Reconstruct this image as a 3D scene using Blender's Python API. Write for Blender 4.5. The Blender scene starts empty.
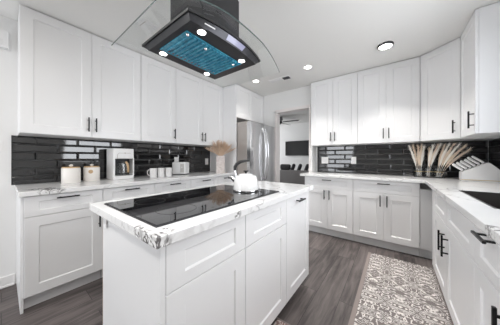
import bpy, bmesh, math, random
from mathutils import Vector, Matrix
PI = math.pi
S = bpy.context.scene
COL = S.collection
random.seed(7)

# ------------------------------------------------------------------ camera
cam_d = bpy.data.cameras.new('camera')
cam = bpy.data.objects.new('camera', cam_d)
COL.objects.link(cam)
cam.location = (0, 0, 1.162)
cam.rotation_euler = (PI / 2, 0, 0.6517)
cam_d.sensor_width = 36
cam_d.lens = 189.69 / 500 * 36
cam_d.shift_y = -4.39 / 500
cam_d.clip_start = 0.02
S.camera = cam

# ------------------------------------------------------------------ world, light, exposure
W = bpy.data.worlds.new('sky')
S.world = W
W.use_nodes = True
bg = W.node_tree.nodes['Background']
bg.inputs[0].default_value = (0.80, 0.88, 1.0, 1)
bg.inputs[1].default_value = 1.0

def area(name, loc, rot, sx, sy, power, col=(1, 1, 1)):
    d = bpy.data.lights.new(name, 'AREA')
    d.shape = 'RECTANGLE'; d.size = sx; d.size_y = sy; d.energy = power; d.color = col
    o = bpy.data.objects.new(name, d); COL.objects.link(o)
    o.location = loc; o.rotation_euler = rot
    return o

area('daylight_patio', (-2.13, -2.94, 1.08), (PI / 2, 0, 0), 1.18, 1.95, 20, (0.95, 0.97, 1.0))
sink_light = area('daylight_sink', (0.86, 1.55, 1.60), (0, PI / 2, 0), 0.98, 1.2, 7, (0.95, 0.97, 1.0))
sink_light.data.spread = math.radians(130)
area('living_fill', (-4.92, 5.0, 1.45), (0, -PI / 2, 0), 1.5, 2.0, 26, (0.95, 0.97, 1.0))  # added fill lamp for the living room; no window behind it
CEILING_LAMP_W = 3.4
REAR_FILL_W = 5.4
HOOD_LAMP_W = 0.5

S.view_settings.view_transform = 'Standard'
S.view_settings.look = 'None'
S.view_settings.gamma = 1
S.view_settings.use_curve_mapping = False
S.view_settings.exposure = 0.97
S.cycles.use_denoising = True
S.cycles.max_bounces = 12
S.cycles.diffuse_bounces = 8
S.cycles.glossy_bounces = 5
S.cycles.transparent_max_bounces = 12
S.cycles.sample_clamp_indirect = 6
S.cycles.caustics_reflective = False
S.cycles.caustics_refractive = False

# ------------------------------------------------------------------ materials
def mat(name, col, rough=0.5, metal=0.0, emit=None, estr=0, coat=0, spec=0.5):
    m = bpy.data.materials.new(name); m.use_nodes = True
    b = m.node_tree.nodes['Principled BSDF']
    b.inputs['Base Color'].default_value = (*col, 1)
    b.inputs['Roughness'].default_value = rough
    b.inputs['Metallic'].default_value = metal
    b.inputs['Coat Weight'].default_value = coat
    b.inputs['Specular IOR Level'].default_value = spec
    if emit:
        b.inputs['Emission Color'].default_value = (*emit, 1)
        b.inputs['Emission Strength'].default_value = estr
    return m

class NT:
    """tiny node graph helper"""
    def __init__(s, m):
        s.t = m.node_tree; s.n = s.t.nodes; s.b = s.n['Principled BSDF']
    def new(s, typ, **kw):
        n = s.n.new(typ)
        for k, v in kw.items(): setattr(n, k, v)
        return n
    def link(s, a, b): s.t.links.new(a, b)
    def put(s, sock, v):
        if hasattr(v, 'links') or isinstance(v, bpy.types.NodeSocket): s.link(v, sock)
        else: sock.default_value = v
    def math(s, op, a, b=0.0, c=0.0, clamp=False):
        n = s.new('ShaderNodeMath', operation=op, use_clamp=clamp)
        for i, v in enumerate((a, b, c)): s.put(n.inputs[i], v)
        return n.outputs[0]
    def vmath(s, op, a, b=(0, 0, 0), out=0):
        n = s.new('ShaderNodeVectorMath', operation=op)
        s.put(n.inputs[0], a)
        s.put(n.inputs[1], b)
        return n.outputs[out]
    def coords(s): return s.new('ShaderNodeTexCoord').outputs['Object']
    def mapping(s, v, loc=(0, 0, 0), rot=(0, 0, 0), sc=(1, 1, 1)):
        n = s.new('ShaderNodeMapping'); s.link(v, n.inputs[0])
        n.inputs[1].default_value = loc; n.inputs[2].default_value = rot; n.inputs[3].default_value = sc
        return n.outputs[0]
    def noise(s, v, scale, detail=2, rough=0.5, dist=0.0, out='Fac'):
        n = s.new('ShaderNodeTexNoise'); s.link(v, n.inputs['Vector'])
        n.inputs['Scale'].default_value = scale; n.inputs['Detail'].default_value = detail
        n.inputs['Roughness'].default_value = rough; n.inputs['Distortion'].default_value = dist
        return n.outputs[0] if out == 'Fac' else n.outputs[1]
    def ramp(s, v, a, b, lo=0.0, hi=1.0):
        n = s.new('ShaderNodeMapRange'); n.clamp = True
        s.put(n.inputs[0], v)
        for i, x in enumerate((a, b, lo, hi)): n.inputs[i + 1].default_value = x
        return n.outputs[0]
    def mix(s, f, a, b):
        n = s.new('ShaderNodeMix', data_type='RGBA')
        s.put(n.inputs[0], f)
        s.put(n.inputs[6], a if not isinstance(a, tuple) else (*a, 1))
        s.put(n.inputs[7], b if not isinstance(b, tuple) else (*b, 1))
        return n.outputs[2]
    def bump(s, h, strength=0.2, dist=0.01):
        n = s.new('ShaderNodeBump'); n.inputs['Strength'].default_value = strength
        n.inputs['Distance'].default_value = dist
        s.link(h, n.inputs['Height']); s.link(n.outputs[0], s.b.inputs['Normal'])

def painted(name, col, rough, sc=60, strength=0.03):
    m = mat(name, col, rough); g = NT(m); c = g.coords()
    n = g.noise(c, sc, 3)
    g.link(g.mix(n, tuple(x * 0.985 for x in col), col), g.b.inputs['Base Color'])
    g.bump(n, strength, 0.002)
    return m

M = {}
M['cab'] = painted('white_cabinet_paint', (0.84, 0.84, 0.845), 0.34, 90, 0.02)
M['wall'] = painted('wall_paint', (0.81, 0.81, 0.805), 0.6, 80, 0.05)
M['ceil'] = painted('ceiling_paint', (0.83, 0.825, 0.805), 0.75, 60, 0.15)
M['trim'] = painted('trim_paint', (0.83, 0.82, 0.815), 0.4, 90, 0.02)
M['casing'] = painted('casing_paint', (0.83, 0.79, 0.775), 0.45, 90, 0.02)
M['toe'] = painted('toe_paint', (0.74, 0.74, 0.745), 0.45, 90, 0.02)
M['raw'] = painted('raw_board', (0.60, 0.45, 0.33), 0.7, 60, 0.1)
M['black'] = mat('matt_black_metal', (0.015, 0.015, 0.016), 0.35, 0.6)
M['blackplastic'] = mat('black_plastic', (0.02, 0.02, 0.022), 0.4)
M['white'] = mat('white_enamel', (0.85, 0.85, 0.85), 0.15, coat=0.4)
M['ceramic'] = painted('cream_ceramic', (0.80, 0.77, 0.735), 0.4, 120, 0.05)
M['whiteplastic'] = mat('white_plastic', (0.80, 0.80, 0.80), 0.35)
M['steel'] = mat('stainless_steel', (0.80, 0.80, 0.81), 0.17, 0.9)
M['steel_side'] = mat('grey_fridge_side', (0.50, 0.46, 0.43), 0.4, 0.5)
M['chrome'] = mat('chrome', (0.75, 0.75, 0.76), 0.08, 1.0)
M['darksteel'] = mat('black_stainless', (0.045, 0.045, 0.05), 0.34, 0.6)
M['chimney'] = mat('brushed_dark_steel', (0.075, 0.075, 0.08), 0.24, 1.0)
M['cooktop'] = mat('black_glass', (0.006, 0.006, 0.007), 0.02, spec=0.9)
M['mark'] = mat('grey_print', (0.035, 0.035, 0.036), 0.2)
M['tv'] = mat('screen_black', (0.006, 0.006, 0.007), 0.12)
M['sofa'] = painted('charcoal_fabric', (0.27, 0.26, 0.26), 0.9, 300, 0.3)
M['pillow'] = painted('dark_grey_fabric', (0.055, 0.055, 0.06), 0.9, 300, 0.3)
M['lamp'] = mat('lamp_lens', (1, 1, 1), 0.4, emit=(1.0, 0.98, 0.95), estr=7)
M['sink'] = mat('dark_composite', (0.035, 0.032, 0.03), 0.4)
M['gold'] = mat('brass', (0.65, 0.50, 0.24), 0.3, 1.0)
M['display'] = mat('display_film', (0.30, 0.30, 0.42), 0.1, emit=(0.6, 0.65, 0.9), estr=0.06)
M['logo'] = mat('white_print', (0.8, 0.8, 0.8), 0.4)
M['glassedge'] = mat('glass_cut_edge', (0.05, 0.075, 0.075), 0.2)
M['wood'] = None
M['panelgrey'] = mat('warm_grey_plastic', (0.55, 0.54, 0.52), 0.35)

def thin_glass(name, tint, gloss):
    m = bpy.data.materials.new(name); m.use_nodes = True
    t = m.node_tree; t.nodes.clear()
    o = t.nodes.new('ShaderNodeOutputMaterial'); mx = t.nodes.new('ShaderNodeMixShader')
    tr = t.nodes.new('ShaderNodeBsdfTransparent'); gl = t.nodes.new('ShaderNodeBsdfGlossy')
    tr.inputs[0].default_value = (*tint, 1); gl.inputs['Roughness'].default_value = 0.02
    mx.inputs[0].default_value = gloss
    t.links.new(tr.outputs[0], mx.inputs[1]); t.links.new(gl.outputs[0], mx.inputs[2])
    t.links.new(mx.outputs[0], o.inputs[0])
    return m
M['glass'] = thin_glass('clear_glass', (0.97, 0.98, 0.98), 0.07)
M['pane'] = thin_glass('window_glass', (0.98, 0.985, 0.985), 0.05)

# floor planks: dark grey brown vinyl running along Y
m = M['floor'] = mat('vinyl_planks', (0.08, 0.07, 0.068), 0.42); g = NT(m); c = g.coords()
cm = g.mapping(c, rot=(0, 0, PI / 2))
bk = g.new('ShaderNodeTexBrick'); g.link(cm, bk.inputs['Vector'])
bk.offset = 0.37
for k, v in (('Scale', 1.0), ('Mortar Size', 0.0015), ('Mortar Smooth', 0.2), ('Bias', 0.0), ('Brick Width', 1.22), ('Row Height', 0.18)):
    bk.inputs[k].default_value = v
bk.inputs['Color1'].default_value = (0.25, 0.25, 0.25, 1); bk.inputs['Color2'].default_value = (0.75, 0.75, 0.75, 1)
bk.inputs['Mortar'].default_value = (0, 0, 0, 1)
off = g.vmath('MULTIPLY', bk.outputs['Color'], (3.7, 9.1, 0))
c2 = g.vmath('ADD', c, off)
grain = g.noise(g.mapping(c2, sc=(1, 0.09, 1)), 26, 6, 0.62, 0.6)
blot = g.noise(g.mapping(c2, sc=(1, 0.3, 1)), 5, 3)
tone = g.math('ADD', g.math('MULTIPLY', grain, 0.65), g.math('ADD', g.math('MULTIPLY', blot, 0.25), g.math('MULTIPLY', bk.outputs['Color'], 0.16)))
colr = g.mix(g.ramp(tone, 0.40, 0.68), (0.036, 0.030, 0.029), (0.185, 0.158, 0.152))
colr = g.mix(bk.outputs['Fac'], colr, (0.02, 0.018, 0.018))
g.link(colr, g.b.inputs['Base Color'])
g.link(g.ramp(grain, 0.3, 0.7, 0.46, 0.62), g.b.inputs['Roughness'])
g.bump(grain, 0.08, 0.002)

# quartz with grey veins; spots = places where a bold broken vein sits (object coordinates)
def quartz(name, spots, seed):
    m = mat(name, (0.86, 0.86, 0.855), 0.13); g = NT(m); c = g.coords()
    p = g.mapping(c, loc=(seed, seed * 0.7, 0.3))
    wv = g.vmath('SCALE', g.vmath('SUBTRACT', g.noise(p, 2.2, 4, 0.6, out='Color'), (0.5, 0.5, 0.5)))
    wv.node.inputs['Scale'].default_value = 0.55
    q = g.vmath('ADD', g.mapping(p, rot=(0, 0, 0.5), sc=(1.0, 0.55, 1.0)), wv)
    vo = g.new('ShaderNodeTexVoronoi', feature='DISTANCE_TO_EDGE'); g.link(q, vo.inputs['Vector'])
    vo.inputs['Scale'].default_value = 2.3
    brk = g.ramp(g.noise(p, 5, 2), 0.42, 0.62)
    vein = g.math('MULTIPLY', g.ramp(vo.outputs['Distance'], 0.004, 0.022, 1, 0), brk)
    vo2 = g.new('ShaderNodeTexVoronoi', feature='DISTANCE_TO_EDGE'); g.link(g.vmath('ADD', g.mapping(q, loc=(5, 3, 1)), wv), vo2.inputs['Vector'])
    vo2.inputs['Scale'].default_value = 5.5
    fine = g.math('MULTIPLY', g.ramp(vo2.outputs['Distance'], 0.0, 0.03, 1, 0), g.ramp(g.noise(p, 3.1, 2), 0.5, 0.7, 0, 0.35))
    tot = g.math('ADD', g.math('MULTIPLY', vein, 0.55), fine, clamp=True)
    base = g.mix(g.ramp(g.noise(p, 2.0, 4, 0.6), 0.35, 0.7), (0.87, 0.87, 0.865), (0.80, 0.80, 0.805))
    colr = g.mix(tot, base, (0.26, 0.25, 0.25))
    ridge = g.math('ABSOLUTE', g.math('SUBTRACT', g.noise(c, 19, 3, 0.6, 0.8), 0.5))
    lines = g.ramp(ridge, 0.015, 0.05, 1, 0)
    lump = g.ramp(g.noise(c, 24, 2, 0.5), 0.56, 0.62)
    for (x, y, z, r) in spots:
        d = g.vmath('DISTANCE', c, (x, y, z), out=1)
        fall = g.ramp(d, r * 0.6, r, 1, 0)
        k = g.math('MULTIPLY', fall, g.math('MAXIMUM', lines, g.math('MULTIPLY', lump, 0.6)), clamp=True)
        colr = g.mix(k, colr, (0.13, 0.12, 0.12))
    g.link(colr, g.b.inputs['Base Color'])
    return m

# black glazed tile and grout
m = M['tile'] = mat('black_glazed_tile', (0.012, 0.012, 0.013), 0.05, spec=0.8)
m = M['grout'] = painted('grey_grout', (0.10, 0.10, 0.102), 0.8, 200, 0.1)

# blue film over the baffle filter
m = M['film'] = mat('blue_film', (0.02, 0.30, 0.46), 0.25, spec=0.6, coat=0.4); g = NT(m); c = g.coords()
n = g.noise(c, 22, 3, 0.6, 1.0)
g.link(g.mix(g.ramp(n, 0.35, 0.7), (0.015, 0.24, 0.40), (0.06, 0.46, 0.64)), g.b.inputs['Base Color'])
g.bump(n, 0.25, 0.004)

# wood lids
m = M['wood'] = mat('pale_wood', (0.55, 0.38, 0.22), 0.5); g = NT(m); c = g.coords()
g.link(g.mix(g.noise(g.mapping(c, sc=(1, 8, 1)), 30, 4), (0.42, 0.27, 0.14), (0.64, 0.46, 0.28)), g.b.inputs['Base Color'])
# marble vase
m = M['marble'] = mat('pinkish_marble', (0.70, 0.64, 0.61), 0.3); g = NT(m); c = g.coords()
g.link(g.mix(g.ramp(g.noise(c, 14, 5, 0.6, 1.2), 0.4, 0.62), (0.74, 0.68, 0.655), (0.58, 0.51, 0.48)), g.b.inputs['Base Color'])
# dried grass
def straw(name, a, b):
    m = mat(name, a, 0.85); g = NT(m); c = g.coords()
    g.link(g.mix(g.noise(c, 60, 3), a, b), g.b.inputs['Base Color'])
    return m
M['straw'] = straw('dried_grass_tan', (0.56, 0.40, 0.28), (0.78, 0.62, 0.48))
M['plume'] = straw('pampas_cream', (0.72, 0.57, 0.44), (0.88, 0.77, 0.65))
M['plume_white'] = straw('pampas_white', (0.90, 0.86, 0.80), (0.95, 0.93, 0.88))

# rug: taupe ground, pale filigree
def rug_mat(name, ground, line):
    m = mat(name, ground, 0.95); g = NT(m); c = g.coords()
    sx = g.new('ShaderNodeSeparateXYZ'); g.link(c, sx.inputs[0])
    px = g.math('PINGPONG', sx.outputs[0], 0.0975); py = g.math('PINGPONG', sx.outputs[1], 0.0975)
    cb = g.new('ShaderNodeCombineXYZ'); g.link(px, cb.inputs[0]); g.link(py, cb.inputs[1])
    # each motif is folded, then slightly varied along the length
    var = g.math('FLOOR', g.math('DIVIDE', sx.outputs[1], 0.195)); g.link(g.math('MULTIPLY', var, 0.013), cb.inputs[2])
    nz = g.noise(cb.outputs[0], 13, 0.0, 0.5, 1.8)
    rid = g.math('ABSOLUTE', g.math('SUBTRACT', g.math('FRACT', g.math('MULTIPLY', nz, 5.0)), 0.5))
    ln = g.ramp(rid, 0.165, 0.215, 1, 0)
    wear = g.noise(c, 40, 3, 0.6)
    fib = g.noise(c, 420, 2)
    col = g.mix(g.math('MULTIPLY', ln, g.ramp(wear, 0.25, 0.55, 0.55, 1.0)), ground, line)
    col = g.mix(g.ramp(fib, 0.3, 0.7, 0, 0.12), col, tuple(x * 0.6 for x in ground))
    g.link(col, g.b.inputs['Base Color'])
    g.bump(g.math('ADD', fib, ln), 0.3, 0.003)
    return m
M['rug'] = rug_mat('runner_pattern', (0.21, 0.185, 0.178), (0.82, 0.78, 0.75))
M['mat'] = rug_mat('mat_pattern', (0.30, 0.20, 0.185), (0.72, 0.66, 0.63))
M['rug_edge'] = painted('rug_binding', (0.30, 0.255, 0.24), 0.95, 400, 0.3)

# ------------------------------------------------------------------ mesh helpers
def bx(bm, x0, x1, y0, y1, z0, z1, bev=0.0, seg=1):
    vs = [bm.verts.new((x, y, z)) for x in (x0, x1) for y in (y0, y1) for z in (z0, z1)]
    idx = [(0, 1, 3, 2), (4, 6, 7, 5), (0, 4, 5, 1), (2, 3, 7, 6), (0, 2, 6, 4), (1, 5, 7, 3)]
    fs = [bm.faces.new([vs[i] for i in f]) for f in idx]
    if bev > 0:
        es = list({e for f in fs for e in f.edges})
        bmesh.ops.bevel(bm, geom=es, offset=bev, segments=seg, affect='EDGES', profile=0.5)

def box_bm(*a, **k):
    bm = bmesh.new(); bx(bm, *a, **k); return bm

def lathe(bm, prof, n=24, cx=0, cy=0, axis='Z', o=(0, 0, 0)):
    rings = []
    for r, z in prof:
        ring = []
        for i in range(n):
            a = 2 * PI * i / n
            if r < 1e-6 and i: ring.append(ring[0]); continue
            x, y = r * math.cos(a), r * math.sin(a)
            p = {'Z': (cx + x, cy + y, z), 'X': (z, x, y), 'Y': (x, z, y)}[axis]
            ring.append(bm.verts.new((p[0] + o[0], p[1] + o[1], p[2] + o[2])))
        rings.append(ring)
    for a, b in zip(rings, rings[1:]):
        for i in range(n):
            j = (i + 1) % n
            f = []
            for v in (a[i], a[j], b[j], b[i]):
                if v not in f: f.append(v)
            if len(f) > 2:
                try: bm.faces.new(f)
                except ValueError: pass

def tube(bm, pts, rad, n=10, cap=True, flat=1.0):
    pts = [Vector(p) for p in pts]
    if not isinstance(rad, (list, tuple)): rad = [rad] * len(pts)
    rings = []; up = None
    for i, p in enumerate(pts):
        t = (pts[min(i + 1, len(pts) - 1)] - pts[max(i - 1, 0)]).normalized()
        if up is None:
            up = Vector((0, 0, 1)) if abs(t.z) < 0.9 else Vector((1, 0, 0))
        a = t.cross(up).normalized(); b = a.cross(t).normalized(); up = b
        rings.append([bm.verts.new(p + (a * math.cos(2 * PI * k / n) + b * math.sin(2 * PI * k / n) * flat) * rad[i]) for k in range(n)])
    for r0, r1 in zip(rings, rings[1:]):
        for k in range(n):
            bm.faces.new((r0[k], r0[(k + 1) % n], r1[(k + 1) % n], r1[k]))
    if cap:
        bm.faces.new(rings[0][::-1]); bm.faces.new(rings[-1])

def obj(name, bm, m, parent=None, smooth=False, loc=None):
    bmesh.ops.recalc_face_normals(bm, faces=bm.faces[:])
    me = bpy.data.meshes.new(name); bm.to_mesh(me); bm.free()
    o = bpy.data.objects.new(name, me); COL.objects.link(o)
    me.materials.append(m if not isinstance(m, str) else M[m])
    if smooth:
        for p in me.polygons: p.use_smooth = True
        try: me.set_sharp_from_angle(angle=0.7)
        except Exception: pass
    if parent: o.parent = parent
    if loc: o.location = loc
    return o

def tag(o, label, cat, group=None, kind=None):
    if label: o['label'] = label
    if cat: o['category'] = cat
    if group: o['group'] = group
    if kind: o['kind'] = kind
    return o

def thing(name, label, cat, loc=(0, 0, 0), rz=0.0, group=None):
    o = bpy.data.objects.new(name, None); COL.objects.link(o)
    o.location = loc; o.rotation_euler = (0, 0, rz); o.empty_display_size = 0.1
    return tag(o, label, cat, group)

def struct(name, bm, m):
    o = obj(name, bm, m); o['kind'] = 'structure'; return o

def dup(root, loc, rz=None, label=None):
    r = root.copy(); COL.objects.link(r); r.location = loc
    if rz is not None: r.rotation_euler = (0, 0, rz)
    if label: r['label'] = label
    for ch in list(root.children):
        c = ch.copy(); COL.objects.link(c); c.parent = r
        for gch in list(ch.children):
            d = gch.copy(); COL.objects.link(d); d.parent = c
    return r

def cells(bm, xs, ys, filled, z0, z1):
    """slab made of grid cells, with holes and notches, one closed skin"""
    V = {}
    def v(i, j, z):
        k = (i, j, z)
        if k not in V: V[k] = bm.verts.new((xs[i], ys[j], z))
        return V[k]
    F = lambda i, j: 0 <= i < len(xs) - 1 and 0 <= j < len(ys) - 1 and filled(i, j)
    for i in range(len(xs) - 1):
        for j in range(len(ys) - 1):
            if not F(i, j): continue
            bm.faces.new([v(i, j, z1), v(i + 1, j, z1), v(i + 1, j + 1, z1), v(i, j + 1, z1)])
            bm.faces.new([v(i, j, z0), v(i, j + 1, z0), v(i + 1, j + 1, z0), v(i + 1, j, z0)])
            for di, dj, a, b in ((-1, 0, (0, 0), (0, 1)), (1, 0, (1, 0), (1, 1)), (0, -1, (0, 0), (1, 0)), (0, 1, (0, 1), (1, 1))):
                if not F(i + di, j + dj):
                    A = (i + a[0], j + a[1]); B = (i + b[0], j + b[1])
                    bm.faces.new([v(*A, z0), v(*B, z0), v(*B, z1), v(*A, z1)])

# ------------------------------------------------------------------ room shell
H = 2.437
LX, RX, BY, DY, RY, FY = -2.79, 0.89, 3.50, 3.28, -3.00, 6.60     # left, right, back, doorway wall, rear, living-room end
struct('floor', box_bm(-5.1, 1.1, RY - 0.1, FY + 0.1, -0.06, 0.0), 'floor')
struct('ceiling', box_bm(-5.1, 1.1, RY - 0.1, FY + 0.1, H, H + 0.06), 'ceil')
struct('wall_left', box_bm(LX - 0.1, LX, RY, DY, 0, H), 'wall')
bm = bmesh.new()
bx(bm, LX - 0.1, -1.86, DY, DY + 0.12, 0, H)
bx(bm, -1.86, -1.17, DY, DY + 0.12, 2.085, H)
bx(bm, -1.17, -1.143, DY, BY + 0.1, 0, H)
bx(bm, -1.143, RX + 0.1, BY, BY + 0.1, 0, H)
struct('wall_back', bm, 'wall')
bm = bmesh.new()       # right wall with the opening above the sink
bx(bm, RX, RX + 0.1, RY, 0.95, 0, H); bx(bm, RX, RX + 0.1, 2.15, BY, 0, H)
bx(bm, RX, RX + 0.1, 0.95, 2.15, 0, 1.10); bx(bm, RX, RX + 0.1, 0.95, 2.15, 2.10, H)
struct('wall_right', bm, 'wall')
bm = bmesh.new()       # wall behind the camera with the patio opening
bx(bm, LX - 0.1, -2.75, RY - 0.1, RY, 0, H); bx(bm, -1.50, RX + 0.1, RY - 0.1, RY, 0, H)
bx(bm, -2.75, -1.50, RY - 0.1, RY, 2.08, H)
struct('wall_rear', bm, 'wall')
struct('wall_living_end', box_bm(-5.1, 1.1, FY, FY + 0.1, 0, H), 'wall')
struct('wall_living_left', box_bm(-5.1, -5.0, DY, FY, 0, H), 'wall')
struct('wall_living_right', box_bm(0.0, 0.1, BY + 0.1, FY, 0, H), 'wall')
struct('wall_living_front', box_bm(-5.0, LX - 0.1, DY, DY + 0.12, 0, H), 'wall')
# windows (out of the picture; they let the daylight in)
bm = bmesh.new()
for a, b in ((0.95, 1.0), (1.53, 1.57), (2.10, 2.15)): bx(bm, RX + 0.03, RX + 0.07, a, b, 1.10, 2.10)
for a, b in ((1.10, 1.15), (2.05, 2.10)): bx(bm, RX + 0.03, RX + 0.07, 1.0, 2.10, a, b)
struct('window_1', bm, 'trim')
struct('window_1_pane', box_bm(RX + 0.045, RX + 0.05, 0.98, 2.12, 1.13, 2.07), 'pane')
bm = bmesh.new()
for a, b in ((-2.75, -2.69), (-2.15, -2.10), (-1.56, -1.50)): bx(bm, a, b, RY - 0.07, RY - 0.03, 0, 2.08)
for a, b in ((0.0, 0.06), (2.02, 2.08)): bx(bm, -2.69, -1.56, RY - 0.07, RY - 0.03, a, b)
struct('window_2', bm, 'trim')
struct('window_2_pane', box_bm(-2.70, -1.55, RY - 0.055, RY - 0.05, 0.05, 2.03), 'pane')
# baseboards and the doorway casing
bm = bmesh.new(); bx(bm, LX, LX + 0.014, RY, 0.075, 0, 0.10, 0.004); bx(bm, LX, LX + 0.02, RY, 0.075, 0, 0.02, 0.004)
struct('baseboard_left', bm, 'trim')
struct('baseboard_living', box_bm(-5.0, 0.0, FY - 0.014, FY, 0, 0.10, bev=0.004), 'trim')
bm = bmesh.new()
bx(bm, -1.875, -1.845, DY - 0.018, DY + 0.135, 0, 2.0849, 0.003)
bx(bm, -1.875, -1.172, DY - 0.018, DY + 0.135, 2.045, 2.1, 0.003)
bx(bm, -1.195, -1.168, DY - 0.018, DY + 0.1, 0, 2.045, 0.003)
struct('trim_1', bm, 'casing')

# ------------------------------------------------------------------ tiled backsplashes
def tile_wall(name, length, z0, z1, label, origin, rz):
    """local: x along the wall, front towards -y; grout sheet plus bevelled running-bond tiles"""
    t = thing(name, label, 'backsplash', origin, rz)
    t.location += Vector((math.sin(rz), -math.cos(rz), 0)) * 0.001
    obj('grout', box_bm(0, length, -0.004, 0, z0, z1), 'grout', t)
    bm = bmesh.new(); rnd = random.Random(len(label))
    tw, th, gp, bv = 0.305, 0.0762, 0.003, 0.011
    r = 0; z = z0 + 0.001
    while z < z1 - 0.012:
        zt = min(z + th - gp, z1 - 0.001)
        x = -(tw / 2 if r % 2 else 0.0)
        while x < length:
            a, b = max(x, 0.001), min(x + tw - gp, length - 0.001)
            if b - a > 0.03:
                dx, dz = rnd.gauss(0, 0.0035), rnd.gauss(0, 0.004)
                y0, y1 = -0.004, -0.0095
                cx, cz = (a + b) / 2, (z + zt) / 2
                o4 = [bm.verts.new(p) for p in ((a, y0, z), (b, y0, z), (b, y0, zt), (a, y0, zt))]
                e4 = [bm.verts.new((q[0], y1 + 0.003, q[1])) for q in ((a, z), (b, z), (b, zt), (a, zt))]
                zz = min(bv, (zt - z) * 0.35)
                i4 = [bm.verts.new((px, y1 + (px - cx) * dx + (pz - cz) * dz, pz)) for px, pz in ((a + bv, z + zz), (b - bv, z + zz), (b - bv, zt - zz), (a + bv, zt - zz))]
                for k in range(4):
                    j = (k + 1) % 4
                    bm.faces.new((o4[k], o4[j], e4[j], e4[k])); bm.faces.new((e4[k], e4[j], i4[j], i4[k]))
                bm.faces.new(i4)
            x += tw
        z += th; r += 1
    obj('tiles', bm, 'tile', t)
    return t
ZC, ZU = 0.914, 1.372
tile_wall('tile_backsplash', 2.345, ZC + 0.001, ZU - 0.001, 'glossy black subway tile backsplash behind the coffee maker and canisters', (LX, 0.055, 0), PI / 2)
tile_wall('tile_backsplash', RX + 1.12 - 0.012, ZC + 0.001, ZU - 0.001, 'glossy black subway tile backsplash behind pampas jars, mirroring a bright window', (-1.12, BY, 0), 0)
tile_wall('tile_backsplash', 1.3, ZC + 0.001, ZU - 0.001, 'black tile backsplash on side wall beside the knife block', (RX, BY, 0), -PI / 2)

# ------------------------------------------------------------------ cabinets
def shaker(x0, x1, z0, z1, stile=0.074, th=0.02, dep=0.008):
    bm = bmesh.new()
    s = min(stile, (z1 - z0) * 0.27); q = min(stile, (x1 - x0) * 0.3)
    e = 0.0018; ch = 0.006
    def ring(a, y, b=None):
        b = a if b is None else b
        return [bm.verts.new(p) for p in ((x0 + a, y, z0 + b), (x1 - a, y, z0 + b), (x1 - a, y, z1 - b), (x0 + a, y, z1 - b))]
    rs = [ring(0, th), ring(0, e), ring(e, 0), ring(q, 0, s), ring(q + ch, dep, s + ch)]
    for a, b in zip(rs, rs[1:]):
        for k in range(4):
            j = (k + 1) % 4
            bm.faces.new((a[k], a[j], b[j], b[k]))
    bm.faces.new(rs[-1]); bm.faces.new(rs[0][::-1])
    return bm

def handle_bm(kind, x, z, L):
    bm = bmesh.new(); r = 0.0055
    if kind == 'v':
        bx(bm, x - r, x + r, -0.038, -0.027, z - L / 2, z + L / 2, 0.0015)
        for s in (-1, 1): bx(bm, x - 0.004, x + 0.004, -0.028, 0.001, z + s * L * 0.32 - 0.004, z + s * L * 0.32 + 0.004)
    else:
        bx(bm, x - L / 2, x + L / 2, -0.038, -0.027, z - r, z + r, 0.0015)
        for s in (-1, 1): bx(bm, x + s * L * 0.32 - 0.004, x + s * L * 0.32 + 0.004, -0.028, 0.001, z - 0.004, z + 0.004)
    return bm

def cabinet(name, label, loc, rz, w, d, z0, z1, fronts, toe=None, group=None, cat='cabinet', ends=()):
    """local: x along the run, fronts face -y at y = 0, carcass behind them"""
    t = thing(name, label, cat, loc, rz, group)
    obj('carcass', box_bm(0.001, w - 0.001, 0.0215, d, z0, z1, bev=0.001), 'cab', t)
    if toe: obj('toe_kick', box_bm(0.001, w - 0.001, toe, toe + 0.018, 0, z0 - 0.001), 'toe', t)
    for f in fronts:
        kind, x0, x1, a, b = f[:5]
        p = obj(kind, shaker(x0 + 0.0015, x1 - 0.0015, a, b), 'cab', t)
        for hd in f[5:]:
            obj('handle', handle_bm(*hd), 'black', p)
    return t

# --- wall cabinets along the left wall
UX = -2.449
ZT = 2.427
def upper(label, loc, rz, w, d, doors, name='wall_cabinet', z0=ZU, hl=0.14):
    fr = []
    for (x0, x1, hs) in doors:
        f = ['door', x0, x1, z0 + 0.001, ZT]
        if hs == 'r': f.append(('v', x1 - 0.03, z0 + 0.125, hl))
        if hs == 'l': f.append(('v', x0 + 0.03, z0 + 0.125, hl))
        fr.append(tuple(f))
    return cabinet(name, label, loc, rz, w, d, z0, 2.4365 - 0.006, fr, group='white wall cabinets')
UD = UX - LX - 0.001
upper('white two-door wall cabinet above canisters and coffee maker', (UX, 0.09, 0), PI / 2, 0.938, UD, [(0, .469, 'r'), (.469, .938, 'l')])
upper('white single-door wall cabinet above the mugs, second along the long run', (UX, 1.030, 0), PI / 2, 0.462, UD, [(0, .462, 'r')])
upper('white two-door wall cabinet above toaster, meeting the tall fridge panel', (UX, 1.494, 0), PI / 2, 0.924, UD, [(0, .470, 'r'), (.470, .924, 'l')])
# --- wall cabinets on the back wall
UYB = 3.162
upper('white two-door wall cabinet beside the doorway, over tiles mirroring the window', (-1.121, UYB, 0), 0, 0.687, BY - UYB - 0.001, [(0, .348, 'r'), (.348, .687, 'l')])
upper('white two-door wall cabinet between doorway cabinet and angled corner cabinet', (-0.433, UYB, 0), 0, 0.683, BY - UYB - 0.001, [(0, .340, 'r'), (.340, .683, 'l')])
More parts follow.
